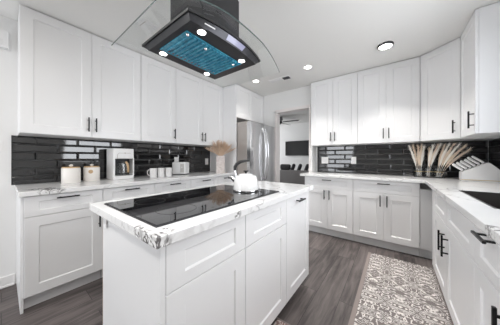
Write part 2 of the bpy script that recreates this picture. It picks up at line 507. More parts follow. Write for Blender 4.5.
# angled corner cabinet: five-sided carcass and one diagonal door
A0, A1 = Vector((0.2505, UYB)), Vector((0.546, 2.9105))
t = thing('corner_wall_cabinet', 'white angled corner wall cabinet with one door above pampas jars', 'cabinet', (A0.x, A0.y, 0), 0, 'white wall cabinets')
bm = bmesh.new()
dn = (A1 - A0).normalized(); nn = Vector((-dn.y, dn.x))
off = nn * 0.0215
poly = [A0 + off * 1.0 + Vector((0.002, 0)), A1 + off + Vector((0, 0.004)), Vector((RX - 0.001, 2.9145)), Vector((RX - 0.001, BY - 0.001)), Vector((0.2525, BY - 0.001))]
lo = [bm.verts.new((p.x - A0.x, p.y - A0.y, ZU)) for p in poly]; hi = [bm.verts.new((p.x - A0.x, p.y - A0.y, 2.43)) for p in poly]
bm.faces.new(lo[::-1]); bm.faces.new(hi)
for k in range(5): bm.faces.new((lo[k], lo[(k + 1) % 5], hi[(k + 1) % 5], hi[k]))
obj('carcass', bm, 'cab', t)
L = (A1 - A0).length
door = obj('door', shaker(0.003, L - 0.003, ZU + 0.001, ZT), 'cab', t); door.rotation_euler = (0, 0, math.atan2(dn.y, dn.x))
obj('handle', handle_bm('v', L - 0.045, ZU + 0.125, 0.14), 'black', door)
upper('white wall cabinet with plain end panel above knife block and sink', (0.546, 2.908, 0), -PI / 2, 0.458, RX - 0.546 - 0.001, [(0.002, .456, 'r')], hl=0.15)

# --- tall panel and the cabinet over the fridge
bm = bmesh.new(); bx(bm, LX + 0.001, -2.148, 2.4195, 2.439, 0, 2.43, 0.0015)
tag(obj('fridge_end_panel', bm, 'cab'), 'tall white panel standing between vase corner and fridge', 'panel')
cabinet('over_fridge_cabinet', 'short white two-door cabinet above the refrigerator', (-2.148, 2.4405, 0), PI / 2, 0.836, 0.64, 1.865, 2.43,
        [('door', 0, .418, 1.866, ZT), ('door', .418, .836, 1.866, ZT)])

# --- base cabinets, left run
BX = -2.19; BD = BX - LX - 0.001; ZB, ZD = 0.114, 0.870
edges = [0.100, 0.582, 1.071, 1.555, 2.048, 2.417]
base_lab = ['white base cabinet below the canisters, its door fully in view',
            'white base cabinet below the coffee maker, half hidden by the island',
            'white base cabinet below the three mugs, drawer showing above the island',
            'white base cabinet below the toaster, drawer showing above the island',
            'narrow white base cabinet below the vase, against the tall panel']
for i in range(5):
    w = edges[i + 1] - edges[i] - 0.001
    fr = [('drawer', 0, w, 0.716, ZD, ('h', w / 2, 0.842, 0.14)), ('door', 0, w, ZB + 0.001, 0.712, ('v', w - 0.03, 0.60, 0.14))]
    t = cabinet('base_cabinet', base_lab[i], (BX, edges[i] + 0.0005, 0), PI / 2, w, BD, ZB, 0.8755, fr, toe=0.075, group='base cabinets under the tiled walls')
    if i == 0:
        obj('end_panel', box_bm(-0.016, 0.0, 0.02, BD, 0.0, 0.8755, bev=0.001), 'cab', t)
# --- base cabinets, back run
BYB = 2.931
for (x0, x1, lab) in ((-1.14, -0.456, 'white two-door base cabinet next to the doorway with one wide drawer'),
                      (-0.455, 0.231, 'white two-door base cabinet behind the rug end, one wide drawer on top')):
    w = x1 - x0; h2 = w / 2
    cabinet('base_cabinet', lab, (x0, BYB, 0), 0, w - 0.001, BY - BYB - 0.001, ZB, 0.8755,
            [('drawer', 0, w - .001, 0.716, ZD, ('h', h2, 0.838, 0.13)),
             ('door', 0, h2, ZB + 0.001, 0.712, ('v', h2 - 0.035, 0.62, 0.14)), ('door', h2, w - .001, ZB + 0.001, 0.712, ('v', h2 + 0.035, 0.62, 0.14))],
            toe=0.07, group='base cabinets under the tiled walls')
t = thing('corner_filler', 'narrow plain filler panel in the inner corner of base cabinets', 'panel', (0.232, BYB, 0))
obj('filler_panel', box_bm(0, 0.13, 0.012, 0.03, ZB, 0.80), 'toe', t)  # greyer than the fronts: shade of the inner corner put into the colour
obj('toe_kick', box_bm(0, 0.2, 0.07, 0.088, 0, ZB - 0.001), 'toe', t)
# --- base cabinets, right run (fronts face -X)
RXF = 0.295; RD = RX - RXF - 0.001
w = 1.25
cabinet('sink_base_cabinet', 'wide white two-door cabinet below the dark sink', (RXF, 2.59, 0), -PI / 2, w, RD, ZB, 0.70,
        [('false_front', 0.10, 0.65, 0.682, ZD), ('false_front', 0.65, w, 0.682, ZD),
         ('door', 0.10, 0.65, ZB + 0.001, 0.677, ('v', 0.59, 0.545, 0.15)), ('door', 0.65, w, ZB + 0.001, 0.677, ('v', 0.71, 0.545, 0.15))], toe=0.07,
        group='base cabinets under the tiled walls')
t = bpy.data.objects['sink_base_cabinet']
obj('filler', box_bm(0.001, 0.098, 0.001, 0.021, ZB, 0.8755), 'cab', t)
obj('end_panel', box_bm(0.001, 0.016, 0.0215, RD, 0.701, 0.8755), 'cab', t)
obj('front_rail', box_bm(0.017, w - 0.002, 0.0215, 0.04, 0.701, 0.8755), 'cab', t)
w = 0.415
cabinet('base_cabinet', 'white drawer-over-door base cabinet past the sink cabinet, with one long black drawer pull', (RXF, 1.338, 0), -PI / 2, w, RD, ZB, 0.8755,
        [('drawer', 0, w, 0.682, ZD, ('h', w * 0.46, 0.850, 0.135)), ('door', 0, w, ZB + 0.001, 0.677, ('v', w - 0.07, 0.588, 0.16))], toe=0.07,
        group='base cabinets under the tiled walls')

# --- worktops
def worktop(name, label, xs, ys, filled, z0, z1, m, loc):
    bm = bmesh.new()
    cells(bm, [x - loc[0] for x in xs], [y - loc[1] for y in ys], filled, z0 - loc[2], z1 - loc[2])
    bmesh.ops.recalc_face_normals(bm, faces=bm.faces[:])
    es = [e for e in bm.edges if len(e.link_faces) == 2 and e.calc_face_angle() > 0.5]
    bmesh.ops.bevel(bm, geom=es, offset=0.003, segments=2, affect='EDGES', profile=0.5)
    return tag(obj(name, bm, m, loc=loc), label, 'worktop')
loc = (LX + 0.001, 0.075, 0.876)
worktop('quartz_worktop', 'long white veined worktop under coffee maker, mugs and toaster', (LX + 0.001, -2.163), (0.075, 2.4185), lambda i, j: True, 0.8765, ZC,
        quartz('quartz_long', [(0.53, 0.13, 0.03, 0.10), (0.60, 0.17, 0.02, 0.09), (0.42, 0.30, 0.03, 0.06)], 2.0), loc)
loc = (-1.21, 0.9, 0.876)
SX0, SX1, SY0, SY1 = 0.392, 0.80, 1.47, 2.16
worktop('quartz_worktop', 'white veined L-shaped worktop carrying pampas jars, knife block and dark sink',
        (-1.21, -1.14, 0.27, SX0, SX1, RX - 0.011), (0.92, SY0, SY1, 2.905, 3.255, BY - 0.011),
        lambda i, j: (j == 4 and i > 0) or j == 3 or (i > 1 and not (i == 3 and j == 1)), 0.8765, ZC,
        quartz('quartz_corner', [(1.62, 1.30, 0.04, 0.05), (1.48, 0.16, 0.02, 0.05)], 6.1), loc)
# sink basin
t = thing('sink', 'dark composite sink set flush into the corner worktop', 'sink', ((SX0 + SX1) / 2, (SY0 + SY1) / 2, 0.70))
a, b, zt = (SX1 - SX0) / 2 - 0.0005, (SY1 - SY0) / 2 - 0.0005, 0.2135
bm = bmesh.new()
bx(bm, -a, a, -b, b, 0.002, 0.012)
for s in (-1, 1):
    bx(bm, min(s * a, s * (a - 0.011)), max(s * a, s * (a - 0.011)), -b, b, 0.012, zt)
    bx(bm, -a + 0.011, a - 0.011, min(s * b, s * (b - 0.011)), max(s * b, s * (b - 0.011)), 0.012, zt)
obj('basin', bm, 'sink', t)
bm = bmesh.new(); lathe(bm, [(0, 0.0125), (0.042, 0.0125), (0.042, 0.016), (0.03, 0.014), (0, 0.014)], 24)
obj('drain', bm, 'steel', t)

# ------------------------------------------------------------------ island
IX0, IX1, IXB = -1.33, -0.588, -0.618
isl = [(0.338, 0.772, 'island cabinet nearest'), (0.773, 1.24, ''), (1.242, 1.688, '')]
labs = ['white island cabinet at the cooktop front corner, with plain end panel', 'white island cabinet in the middle of the cooktop side', 'white island pull-out cabinet with black horizontal handle, below the kettle end']
for i, (y0, y1, _) in enumerate(isl):
    w = y1 - y0
    if i < 2: fr = [('false_front', 0.0, w, 0.694, ZD), ('door', 0.0, w, ZB + 0.001, 0.690)]
    else: fr = [('door', 0, w, ZB + 0.001, ZD, ('h', w * 0.48, 0.828, 0.13))]
    t = cabinet('island_cabinet', labs[i], (IXB, y0, 0), PI / 2, w, 0.586, ZB, 0.8755, fr, toe=0.075, group='island cabinets')
    if i == 0:
        obj('end_panel', box_bm(-0.019, 0.0, 0.012, 0.584, 0.0, 0.8755, bev=0.001), 'cab', t)
        obj('raw_edge', box_bm(-0.019, -0.0005, 0.5845, 0.5865, 0.0, 0.8755), 'raw', t)
        obj('corner_stile', box_bm(-0.019, -0.001, 0.0, 0.0115, 0.0, 0.8755), 'cab', t)
loc = (IX1, 0.293, 0.876)
worktop('quartz_worktop', 'white island worktop with bold grey vein at its front corner, under the cooktop', (IX0, IX1), (0.293, 1.722), lambda i, j: True, 0.8765, ZC,
        quartz('quartz_island', [(-0.015, 0.005, 0.012, 0.055), (-0.08, 0.0, 0.015, 0.04), (-0.035, 0.05, 0.04, 0.035), (0.0, 0.385, 0.02, 0.028), (-0.14, 0.0, 0.03, 0.035), (-0.05, 0.93, 0.04, 0.04)], 4.4), loc)

# cooktop
t = thing('cooktop', 'black glass induction cooktop set in the white island worktop', 'cooktop', (-0.955, 0.785, 0.9142))
bm = bmesh.new(); bx(bm, -0.282, 0.282, -0.452, 0.452, 0, 0.005, 0.001); obj('frame', bm, 'darksteel', t)
bm = bmesh.new(); bx(bm, -0.278, 0.278, -0.448, 0.448, 0.0052, 0.0075, 0.0008); obj('glass_top', bm, 'cooktop', t)
for (x, y, r) in ((0.13, -0.28, 0.09), (-0.13, -0.28, 0.075), (0.0, 0.0, 0.125), (0.13, 0.28, 0.075), (-0.13, 0.28, 0.1)):
    bm = bmesh.new(); lathe(bm, [(r, 0.0076), (r, 0.0079), (r + 0.0025, 0.0079), (r + 0.0025, 0.0076)], 40, x, y)
    obj('burner_ring', bm, 'mark', t)
for k in range(7):
    bm = bmesh.new(); bx(bm, 0.24, 0.25, -0.16 + k * 0.05, -0.15 + k * 0.05, 0.0076, 0.0079); obj('touch_control', bm, 'mark', t)

# kettle
t = thing('kettle', 'white enamel kettle with black hooked handle on the cooktop', 'kettle', (-0.877, 1.099, 0.9218), math.radians(-143))
bm = bmesh.new(); lathe(bm, [(0, 0), (0.086, 0), (0.092, 0.006), (0.093, 0.02), (0.088, 0.07), (0.080, 0.100), (0.074, 0.110), (0.052, 0.116), (0, 0.118)], 40)
obj('body', bm, 'white', t, True)
bm = bmesh.new(); lathe(bm, [(0.0935, 0.003), (0.0945, 0.006), (0.0945, 0.010), (0.0935, 0.013)], 40)
obj('base_band', bm, 'chrome', t, True)
bm = bmesh.new(); lathe(bm, [(0.052, 0.1165), (0.054, 0.119), (0.045, 0.124), (0, 0.127)], 32); lid = obj('lid', bm, 'white', t, True)
bm = bmesh.new(); lathe(bm, [(0, 0.127), (0.008, 0.127), (0.007, 0.138), (0.019, 0.142), (0.019, 0.148), (0, 0.150)], 20); obj('knob', bm, 'black', lid, True)
bm = bmesh.new(); tube(bm, [(0.070, 0, 0.070), (0.095, 0, 0.088), (0.115, 0, 0.105)], [0.020, 0.016, 0.013], 16); obj('spout', bm, 'chrome', t, True)
bm = bmesh.new(); lathe(bm, [(0, 0), (0.016, 0), (0.016, 0.012), (0.008, 0.020), (0, 0.020)], 16); o = obj('whistle', bm, 'chrome', t, True); o.location = (0.114, 0, 0.098); o.rotation_euler = (0, 1.0, 0)
pts = []
bm = bmesh.new(); tube(bm, [(0.071, 0, 0.10), (0.078, 0, 0.125), (0.082, 0, 0.15)], [0.009, 0.008, 0.008], 12); obj('bracket', bm, 'chrome', t, True)
hp = [(0.082, 0, 0.150), (0.080, 0, 0.175), (0.066, 0, 0.197), (0.040, 0, 0.212), (0.010, 0, 0.219), (-0.025, 0, 0.222)]
bm = bmesh.new(); tube(bm, hp, [0.010, 0.012, 0.0125, 0.012, 0.010, 0.006], 14); obj('handle', bm, 'blackplastic', t, True)

# ------------------------------------------------------------------ range hood
HX, HY = -0.915, 0.755
t = thing('range_hood', 'black island range hood with curved glass and blue filmed filters', 'range hood', (HX, HY, 1.75))
def arc_poly(x0, x1, y0, y1, bulge, n=16):
    """outline: straight back and sides, front (x1) bowed outward"""
    pts = [(x0, y0)]
    for k in range(n + 1):
        u = k / n; pts.append((x1 + bulge * (1 - (2 * u - 1) ** 2), y0 + (y1 - y0) * u))
    pts.append((x0, y1)); return pts
top = arc_poly(-0.214, 0.212, -0.270, 0.268, 0.040); bot = arc_poly(-0.165, 0.215, -0.262, 0.222, 0.020)
bm = bmesh.new()
vt = [bm.verts.new((x, y, 0.052)) for x, y in top]; vb = [bm.verts.new((x, y, 0.005)) for x, y in bot]
vt0 = [bm.verts.new((x, y, 0.046)) for x, y in top]
n = len(top)
bm.faces.new(vt); bm.faces.new(vb[::-1])
for k in range(n):
    j = (k + 1) % n
    bm.faces.new((vt0[k], vt0[j], vt[j], vt[k])); bm.faces.new((vb[k], vb[j], vt0[j], vt0[k]))
obj('canopy', bm, 'darksteel', t)
bm = bmesh.new()
topb = arc_poly(-0.219, 0.217, -0.275, 0.273, 0.042)
a_ = [bm.verts.new((x, y, 0.0525)) for x, y in topb]; b_ = [bm.verts.new((x, y, 0.0405)) for x, y in topb]; c_ = [bm.verts.new((x, y, 0.0525)) for x, y in top]; d_ = [bm.verts.new((x, y, 0.0405)) for x, y in top]
for k in range(n):
    j = (k + 1) % n
    for p, q in ((a_, b_), (b_, d_), (d_, c_), (c_, a_)): bm.faces.new((p[k], p[j], q[j], q[k]))
obj('black_edge', bm, 'blackplastic', t)
# baffle filters under blue film
F0x, F1x, F0y, F1y = -0.098, 0.150, -0.235, 0.160
bm = bmesh.new(); bx(bm, F0x, F1x, F0y, F1y, 0.0005, 0.0048, 0.001); flt = obj('filter', bm, 'film', t)
nb = 15
for k in range(nb):
    y = F0y + 0.03 + (F1y - F0y - 0.05) * k / (nb - 1)
    bm = bmesh.new(); tube(bm, [(F0x + 0.03, y, -0.0005), (F1x - 0.012, y, -0.0005)], 0.0066, 10, flat=1.0)
    obj('baffle', bm, 'film', flt, True)
bm = bmesh.new()
for k in range(nb - 1):
    y = F0y + 0.03 + (F1y - F0y - 0.05) * (k + 0.5) / (nb - 1)
    bx(bm, F0x + 0.014, F0x + 0.028, y - 0.0055, y + 0.0055, -0.0004, 0.002)
obj('slots', bm, 'blackplastic', flt)
for (x, y) in ((0.138, -0.222), (0.115, -0.095), (0.115, 0.12)):
    bm = bmesh.new(); lathe(bm, [(0, -0.012), (0.006, -0.011), (0.008, -0.006), (0.005, 0.0), (0, 0.0)], 14, x, y); obj('filter_knob', bm, 'chrome', flt, True)
for (x, y) in ((0.195, -0.185), (-0.125, -0.200), (0.175, 0.130), (-0.130, 0.118)):
    bm = bmesh.new(); lathe(bm, [(0.022, 0.004), (0.023, 0.001), (0.019, 0.001), (0.0185, 0.004)], 24, x, y); lp = obj('lamp_ring', bm, 'steel', t, True)
    bm = bmesh.new(); lathe(bm, [(0, 0.002), (0.018, 0.002), (0.018, 0.0042), (0, 0.0042)], 24, x, y); obj('lamp_lens', bm, 'lamp', lp)
    d = bpy.data.lights.new('hood_lamp', 'SPOT'); d.energy = HOOD_LAMP_W * 4; d.spot_size = 1.9; d.spot_blend = 0.6; d.shadow_soft_size = 0.02
    o = bpy.data.objects.new('hood_lamp', d); COL.objects.link(o); o.location = (HX + x, HY + y, 1.745)
# control panel and mark on the bowed front face
def on_front(u, v):
    """u along y (0..1), v 0 bottom..1 top of the front face"""
    k = u * 16; i = min(int(k), 15); f = k - i
    tb = Vector((*bot[1 + i], 0.005)).lerp(Vector((*bot[2 + i], 0.005)), f); tt = Vector((*top[1 + i], 0.046)).lerp(Vector((*top[2 + i], 0.046)), f)
    return tb.lerp(tt, v) + Vector((0.0015, 0, 0))
def front_patch(u0, u1, v0, v1, m, name, par=t):
    bm = bmesh.new(); N = 6
    r = [[bm.verts.new(on_front(u0 + (u1 - u0) * k / N, v)) for k in range(N + 1)] for v in (v0, v1)]
    q = [[bm.verts.new(on_front(u0 + (u1 - u0) * k / N, v) - Vector((0.003, 0, 0))) for k in range(N + 1)] for v in (v0, v1)]
    for k in range(N):
        bm.faces.new((r[0][k], r[0][k + 1], r[1][k + 1], r[1][k])); bm.faces.new((q[0][k], q[1][k], q[1][k + 1], q[0][k + 1]))
        bm.faces.new((r[0][k], q[0][k], q[0][k + 1], r[0][k + 1])); bm.faces.new((r[1][k], r[1][k + 1], q[1][k + 1], q[1][k]))
    for a in (0, N): bm.faces.new((r[0][a], r[1][a], q[1][a], q[0][a]))
    return obj(name, bm, m, par)
front_patch(0.40, 0.66, 0.15, 0.80, 'display', 'control_panel')
front_patch(0.14, 0.25, 0.42, 0.54, 'logo', 'name_plate')
# glass wings, drooping slightly towards both ends
gx0, gx1, gy = -0.265, 0.285, 0.405
bm = bmesh.new(); N = 24; rows = []
def gz(y): return 0.057 - 0.055 * max(0.0, (abs(y) - 0.12) / (gy - 0.12)) ** 1.5
for k in range(N + 1):
    y = -gy + 2 * gy * k / N; xf = gx1 + 0.045 * (1 - (y / gy) ** 2)
    rows.append([(gx0, y), (gx0 * 0.5 + xf * 0.5, y), (xf, y)])
gt = [[bm.verts.new((x, y, gz(y) + 0.005)) for x, y in r] for r in rows]; gb = [[bm.verts.new((x, y, gz(y) - 0.003)) for x, y in r] for r in rows]
for k in range(N):
    for i in range(2):
        bm.faces.new((gt[k][i], gt[k][i + 1], gt[k + 1][i + 1], gt[k + 1][i])); bm.faces.new((gb[k][i], gb[k + 1][i], gb[k + 1][i + 1], gb[k][i + 1]))
glass = obj('glass_canopy', bm, 'glass', t, True)
bm = bmesh.new()
per = [(rows[0][i], gz(-gy)) for i in range(3)] + [(rows[k][2], gz(rows[k][2][1])) for k in range(1, N + 1)]
a_ = [bm.verts.new((x, y, z + 0.0052)) for (x, y), z in per]; b_ = [bm.verts.new((x, y, z - 0.0032)) for (x, y), z in per]
for k in range(len(per) - 1): bm.faces.new((a_[k], a_[k + 1], b_[k + 1], b_[k]))
obj('glass_edge', bm, 'glassedge', glass)
bm = bmesh.new(); bx(bm, -0.165, 0.135, -0.135, 0.155, 0.062, 0.40, 0.002); ch = obj('chimney', bm, 'chimney', t)
bm = bmesh.new(); bx(bm, -0.161, 0.131, -0.131, 0.151, 0.40, H - 1.75 - 0.001, 0.002); obj('upper_chimney', bm, 'chimney', t)

# ------------------------------------------------------------------ refrigerator
t = thing('refrigerator', 'stainless steel French-door refrigerator in the white cabinet alcove', 'refrigerator', (-1.86, 2.455, 0), PI / 2)
bm = bmesh.new(); bx(bm, 0.0, 0.805, 0.075, 0.88, 0.03, 1.775, 0.004); obj('body', bm, 'steel_side', t)
bm = bmesh.new(); bx(bm, 0.02, 0.785, 0.10, 0.86, 0.0, 0.029); obj('plinth', bm, 'blackplastic', t)
def bowed(x0, x1, z0, z1):
    bm = bmesh.new(); n = 8
    def yy(u): return 0.012 * (2 * u - 1) ** 2
    fr = [[bm.verts.new((x0 + (x1 - x0) * k / n, yy(k / n), z)) for k in range(n + 1)] for z in (z0, z1)]
    bk = [[bm.verts.new((x0 + (x1 - x0) * k / n, 0.073, z)) for k in range(n + 1)] for z in (z0, z1)]
    for k in range(n):
        bm.faces.new((fr[0][k], fr[0][k + 1], fr[1][k + 1], fr[1][k])); bm.faces.new((bk[0][k], bk[1][k], bk[1][k + 1], bk[0][k + 1]))
        bm.faces.new((fr[1][k], fr[1][k + 1], bk[1][k + 1], bk[1][k])); bm.faces.new((fr[0][k], bk[0][k], bk[0][k + 1], fr[0][k + 1]))
    for k in (0, n): bm.faces.new((fr[0][k], fr[1][k], bk[1][k], bk[0][k]))
    return bm
def bow_handle(x, z0, z1):
    bm = bmesh.new(); P = []
    for k in range(13):
        u = k / 12; P.append((x, 0.008 - 0.075 * math.sin(PI * u) ** 0.6, z0 + (z1 - z0) * u))
    tube(bm, P, 0.011, 10); return bm
d1 = obj('door', bowed(0.0, 0.400, 0.66, 1.765), 'steel', t, True); obj('handle', bow_handle(0.365, 0.74, 1.70), 'chrome', d1, True)
d2 = obj('door', bowed(0.405, 0.805, 0.66, 1.765), 'steel', t, True); obj('handle', bow_handle(0.440, 0.74, 1.70), 'chrome', d2, True)
d3 = obj('freezer_drawer', bowed(0.0, 0.805, 0.06, 0.65), 'steel', t, True)
bm = bmesh.new(); tube(bm, [(0.10, 0.01, 0.57), (0.12, -0.05, 0.57), (0.68, -0.05, 0.57), (0.70, 0.01, 0.57)], 0.011, 10); obj('handle', bm, 'chrome', d3, True)

# ------------------------------------------------------------------ ceiling fittings
def downlight(label, x, y, r, surface=False, power=CEILING_LAMP_W):
    t = thing('ceiling_light', label, 'ceiling light', (x, y, H))
    bm = bmesh.new()
    if surface: lathe(bm, [(r + 0.012, -0.0005), (r + 0.016, -0.012), (r + 0.010, -0.024), (r, -0.024), (r, -0.004)], 36)
    else: lathe(bm, [(r + 0.014, -0.0005), (r + 0.012, -0.005), (r, -0.006), (r, -0.0012)], 36)
    obj('trim_ring', bm, 'darksteel' if surface else 'trim', t, True)
    zb = -0.026 if surface else -0.007
    bm = bmesh.new(); lathe(bm, [(0, zb), (r * 0.8, zb + 0.001), (r, zb + 0.004), (r, -0.0012), (0, -0.0012)], 36)
    obj('lens', bm, 'lamp', t, True)
    d = bpy.data.lights.new('ceiling_lamp', 'AREA'); d.shape = 'DISK'; d.size = 2 * r; d.energy = power; d.spread = math.radians(92); d.color = (1.0, 0.965, 0.92)
    o = bpy.data.objects.new('ceiling_lamp', d); COL.objects.link(o); o.location = (x, y, H + zb - 0.004)
downlight('small round recessed ceiling light in front of the doorway', -0.965, 2.60, 0.045)
downlight('round surface ceiling light with dark rim above the back cabinets', -0.083, 2.62, 0.062, True)
downlight('small recessed ceiling light seen through the hood glass, by the fridge', -1.823, 2.553, 0.045, power=0.9)
for (x, y) in ((-1.45, -0.45), (-0.55, -0.35), (0.3, 0.05)):      # unseen lamps added around the camera as fill, without fittings
    d = bpy.data.lights.new('ceiling_lamp', 'AREA'); d.shape = 'DISK'; d.size = 0.12; d.energy = REAR_FILL_W; d.color = (1.0, 0.965, 0.92)
    o = bpy.data.objects.new('ceiling_lamp', d); COL.objects.link(o); o.location = (x, y, H - 0.012)
t = thing('ceiling_vent', 'rectangular white ceiling vent with dark slot between hood and doorway', 'vent', (-1.47, 2.72, H), math.radians(4))
bm = bmesh.new(); bx(bm, -0.19, 0.19, -0.055, 0.055, -0.010, -0.0005, 0.003); obj('plate', bm, 'trim', t)
bm = bmesh.new()
for k in range(6): bx(bm, 0.055 + 0.0, 0.165, -0.045 + k * 0.016, -0.033 + k * 0.016, -0.0125, -0.0102)
obj('louvre', bm, 'darksteel', t)
bm = bmesh.new()
for k in range(6): bx(bm, -0.165, 0.02, -0.045 + k * 0.016, -0.036 + k * 0.016, -0.0115, -0.0102)
obj('damper', bm, 'toe', t)
t = thing('ceiling_vent', 'square white ceiling vent seen through the glass near the long wall cabinets', 'vent', (-1.885, 0.845, H), math.radians(5))
bm = bmesh.new(); bx(bm, -0.075, 0.075, -0.075, 0.075, -0.012, -0.0005, 0.004); obj('plate', bm, 'trim', t)
bm = bmesh.new(); bx(bm, -0.05, 0.05, -0.045, -0.038, -0.0135, -0.0122); obj('slot', bm, 'steel_side', t)

# ------------------------------------------------------------------ small things on the worktops
ZW = ZC + 0.0005
def canister(label, x, y, r, h, badge):
    t = thing('canister', label, 'canister', (x, y, ZW), 0, 'canisters')
    bm = bmesh.new(); lathe(bm, [(0, 0), (r * 0.96, 0), (r, 0.004), (r, h - 0.003), (r * 0.985, h), (0, h)], 36); obj('body', bm, 'ceramic', t, True)
    bm = bmesh.new(); lathe(bm, [(0, h + 0.0005), (r * 0.94, h + 0.0005), (r * 0.94, h + 0.010), (r * 0.90, h + 0.012), (0, h + 0.012)], 36); lid = obj('lid', bm, 'wood', t, True)
    bm = bmesh.new(); lathe(bm, [(0, h + 0.012), (0.008, h + 0.012), (0.016, h + 0.022), (0.015, h + 0.030), (0.007, h + 0.036), (0, h + 0.036)], 20); obj('knob', bm, 'ceramic', lid, True)
    if badge:
        bm = bmesh.new(); c0 = math.atan2(-y, -x) - 0.12; N = 20
        def pt(a, k, rr): return ((r + 0.0008) * math.cos(c0 + rr * math.cos(a) / r), (r + 0.0008) * math.sin(c0 + rr * math.cos(a) / r), h * 0.70 + rr * math.sin(a))
        cc = bm.verts.new(pt(0, 0, 0)); rg = [bm.verts.new(pt(2 * PI * k / N, k, 0.020)) for k in range(N)]
        for k in range(N): bm.faces.new((cc, rg[k], rg[(k + 1) % N]))
        obj('round_badge', bm, 'wood', t)
    return t
canister('plain cream canister with wooden lid under the wall cabinet', -2.585, 0.425, 0.072, 0.148, False)
canister('cream canister with a round tan badge, beside the coffee maker', -2.635, 0.600, 0.070, 0.148, True)

cmk = t = thing('coffee_maker', 'white coffee maker with wooden-handled glass carafe on long worktop', 'coffee maker', (-2.615, 0.868, ZW), math.radians(91))
bm = bmesh.new()      # local: front -y
bx(bm, -0.092, 0.092, 0.02, 0.10, 0, 0.268, 0.008, 2)
bx(bm, -0.092, 0.092, -0.085, 0.02, 0.178, 0.268, 0.008, 2)
bx(bm, -0.092, 0.092, -0.085, 0.02, 0, 0.034, 0.006, 2)
bx(bm, -0.092, -0.078, -0.085, 0.02, 0.03, 0.185); bx(bm, 0.082, 0.092, -0.085, 0.02, 0.03, 0.185)
obj('housing', bm, 'whiteplastic', t)
bm = bmesh.new(); bx(bm, -0.073, 0.081, 0.0, 0.0185, 0.035, 0.177); obj('cavity', bm, 'blackplastic', t)
bm = bmesh.new(); bx(bm, -0.073, 0.081, -0.0865, -0.081, 0.034, 0.037); obj('drip_tray_edge', bm, 'blackplastic', t)
bm = bmesh.new(); bx(bm, -0.074, 0.082, -0.0862, -0.02, 0.174, 0.1778); obj('brew_head', bm, 'blackplastic', t)
bm = bmesh.new(); lathe(bm, [(0, 0.038), (0.048, 0.038), (0.055, 0.055), (0.050, 0.10), (0.040, 0.135), (0.042, 0.145), (0.039, 0.145), (0.037, 0.135), (0.047, 0.10), (0.052, 0.056), (0, 0.041)], 30, 0, -0.042)
car = obj('carafe', bm, 'glass', t, True)
bm = bmesh.new(); lathe(bm, [(0, 0.1455), (0.043, 0.1455), (0.043, 0.156), (0, 0.158)], 30, 0, -0.042); obj('carafe_lid', bm, 'blackplastic', car, True)
bm = bmesh.new(); tube(bm, [(0.016, -0.085, 0.150), (0.022, -0.108, 0.135), (0.027, -0.112, 0.10), (0.030, -0.104, 0.062)], [0.008, 0.010, 0.010, 0.008], 10); obj('carafe_handle', bm, 'wood', car, True)
bm = bmesh.new(); tube(bm, [(-0.058, -0.087, 0.178), (-0.058, -0.087, 0.215), (-0.045, -0.087, 0.228), (0.06, -0.087, 0.228)], 0.0018, 6); bx(bm, 0.004, 0.012, -0.088, -0.0855, 0.222, 0.234)
obj('front_seam', bm, 'steel_side', t)

cmk.scale = (1.16, 1.2, 1.34)

def mug_parts(t):
    bm = bmesh.new(); lathe(bm, [(0, 0), (0.038, 0), (0.041, 0.003), (0.042, 0.118), (0.040, 0.1195), (0.038, 0.118), (0.037, 0.008), (0, 0.006)], 30); obj('cup', bm, 'ceramic_w', t, True)
    bm = bmesh.new(); tube(bm, [(0.0415, 0, 0.098), (0.062, 0, 0.098), (0.076, 0, 0.08), (0.076, 0, 0.05), (0.062, 0, 0.03), (0.0415, 0, 0.03)], 0.006, 8); obj('handle', bm, 'ceramic_w', t, True)
M['ceramic_w'] = mat('white_stoneware', (0.72, 0.71, 0.705), 0.3)
t = thing('mug', 'white mug with its handle out, first of three mugs from coffee maker', 'mug', (-2.425, 1.165, ZW), math.radians(215), 'white mugs')
mug_parts(t)
dup(t, (-2.405, 1.255, ZW), math.radians(140), 'white mug standing in the middle of the three mugs')
dup(t, (-2.385, 1.345, ZW), math.radians(140), 'white mug on the toaster side of the three mugs')

t = thing('toaster', 'small white two-slot toaster against the black tiles', 'toaster', (-2.60, 1.665, ZW), math.radians(30))
bm = bmesh.new(); bx(bm, -0.105, 0.105, -0.075, 0.075, 0.008, 0.188, 0.018, 3); obj('housing', bm, 'whiteplastic', t, True)
bm = bmesh.new(); bx(bm, -0.095, 0.095, -0.065, 0.065, 0.0, 0.0075); obj('base', bm, 'blackplastic', t)
bm = bmesh.new(); bx(bm, -0.075, 0.075, -0.04, -0.012, 0.1875, 0.189); bx(bm, -0.075, 0.075, 0.012, 0.04, 0.1875, 0.189); obj('slot', bm, 'blackplastic', t)
bm = bmesh.new(); bx(bm, 0.030, 0.090, -0.079, -0.0755, 0.035, 0.160, 0.001); pn = obj('side_panel', bm, 'panelgrey', t)
bm = bmesh.new(); bx(bm, 0.052, 0.070, -0.095, -0.0795, 0.105, 0.118, 0.002); obj('lever', bm, 'whiteplastic', pn)

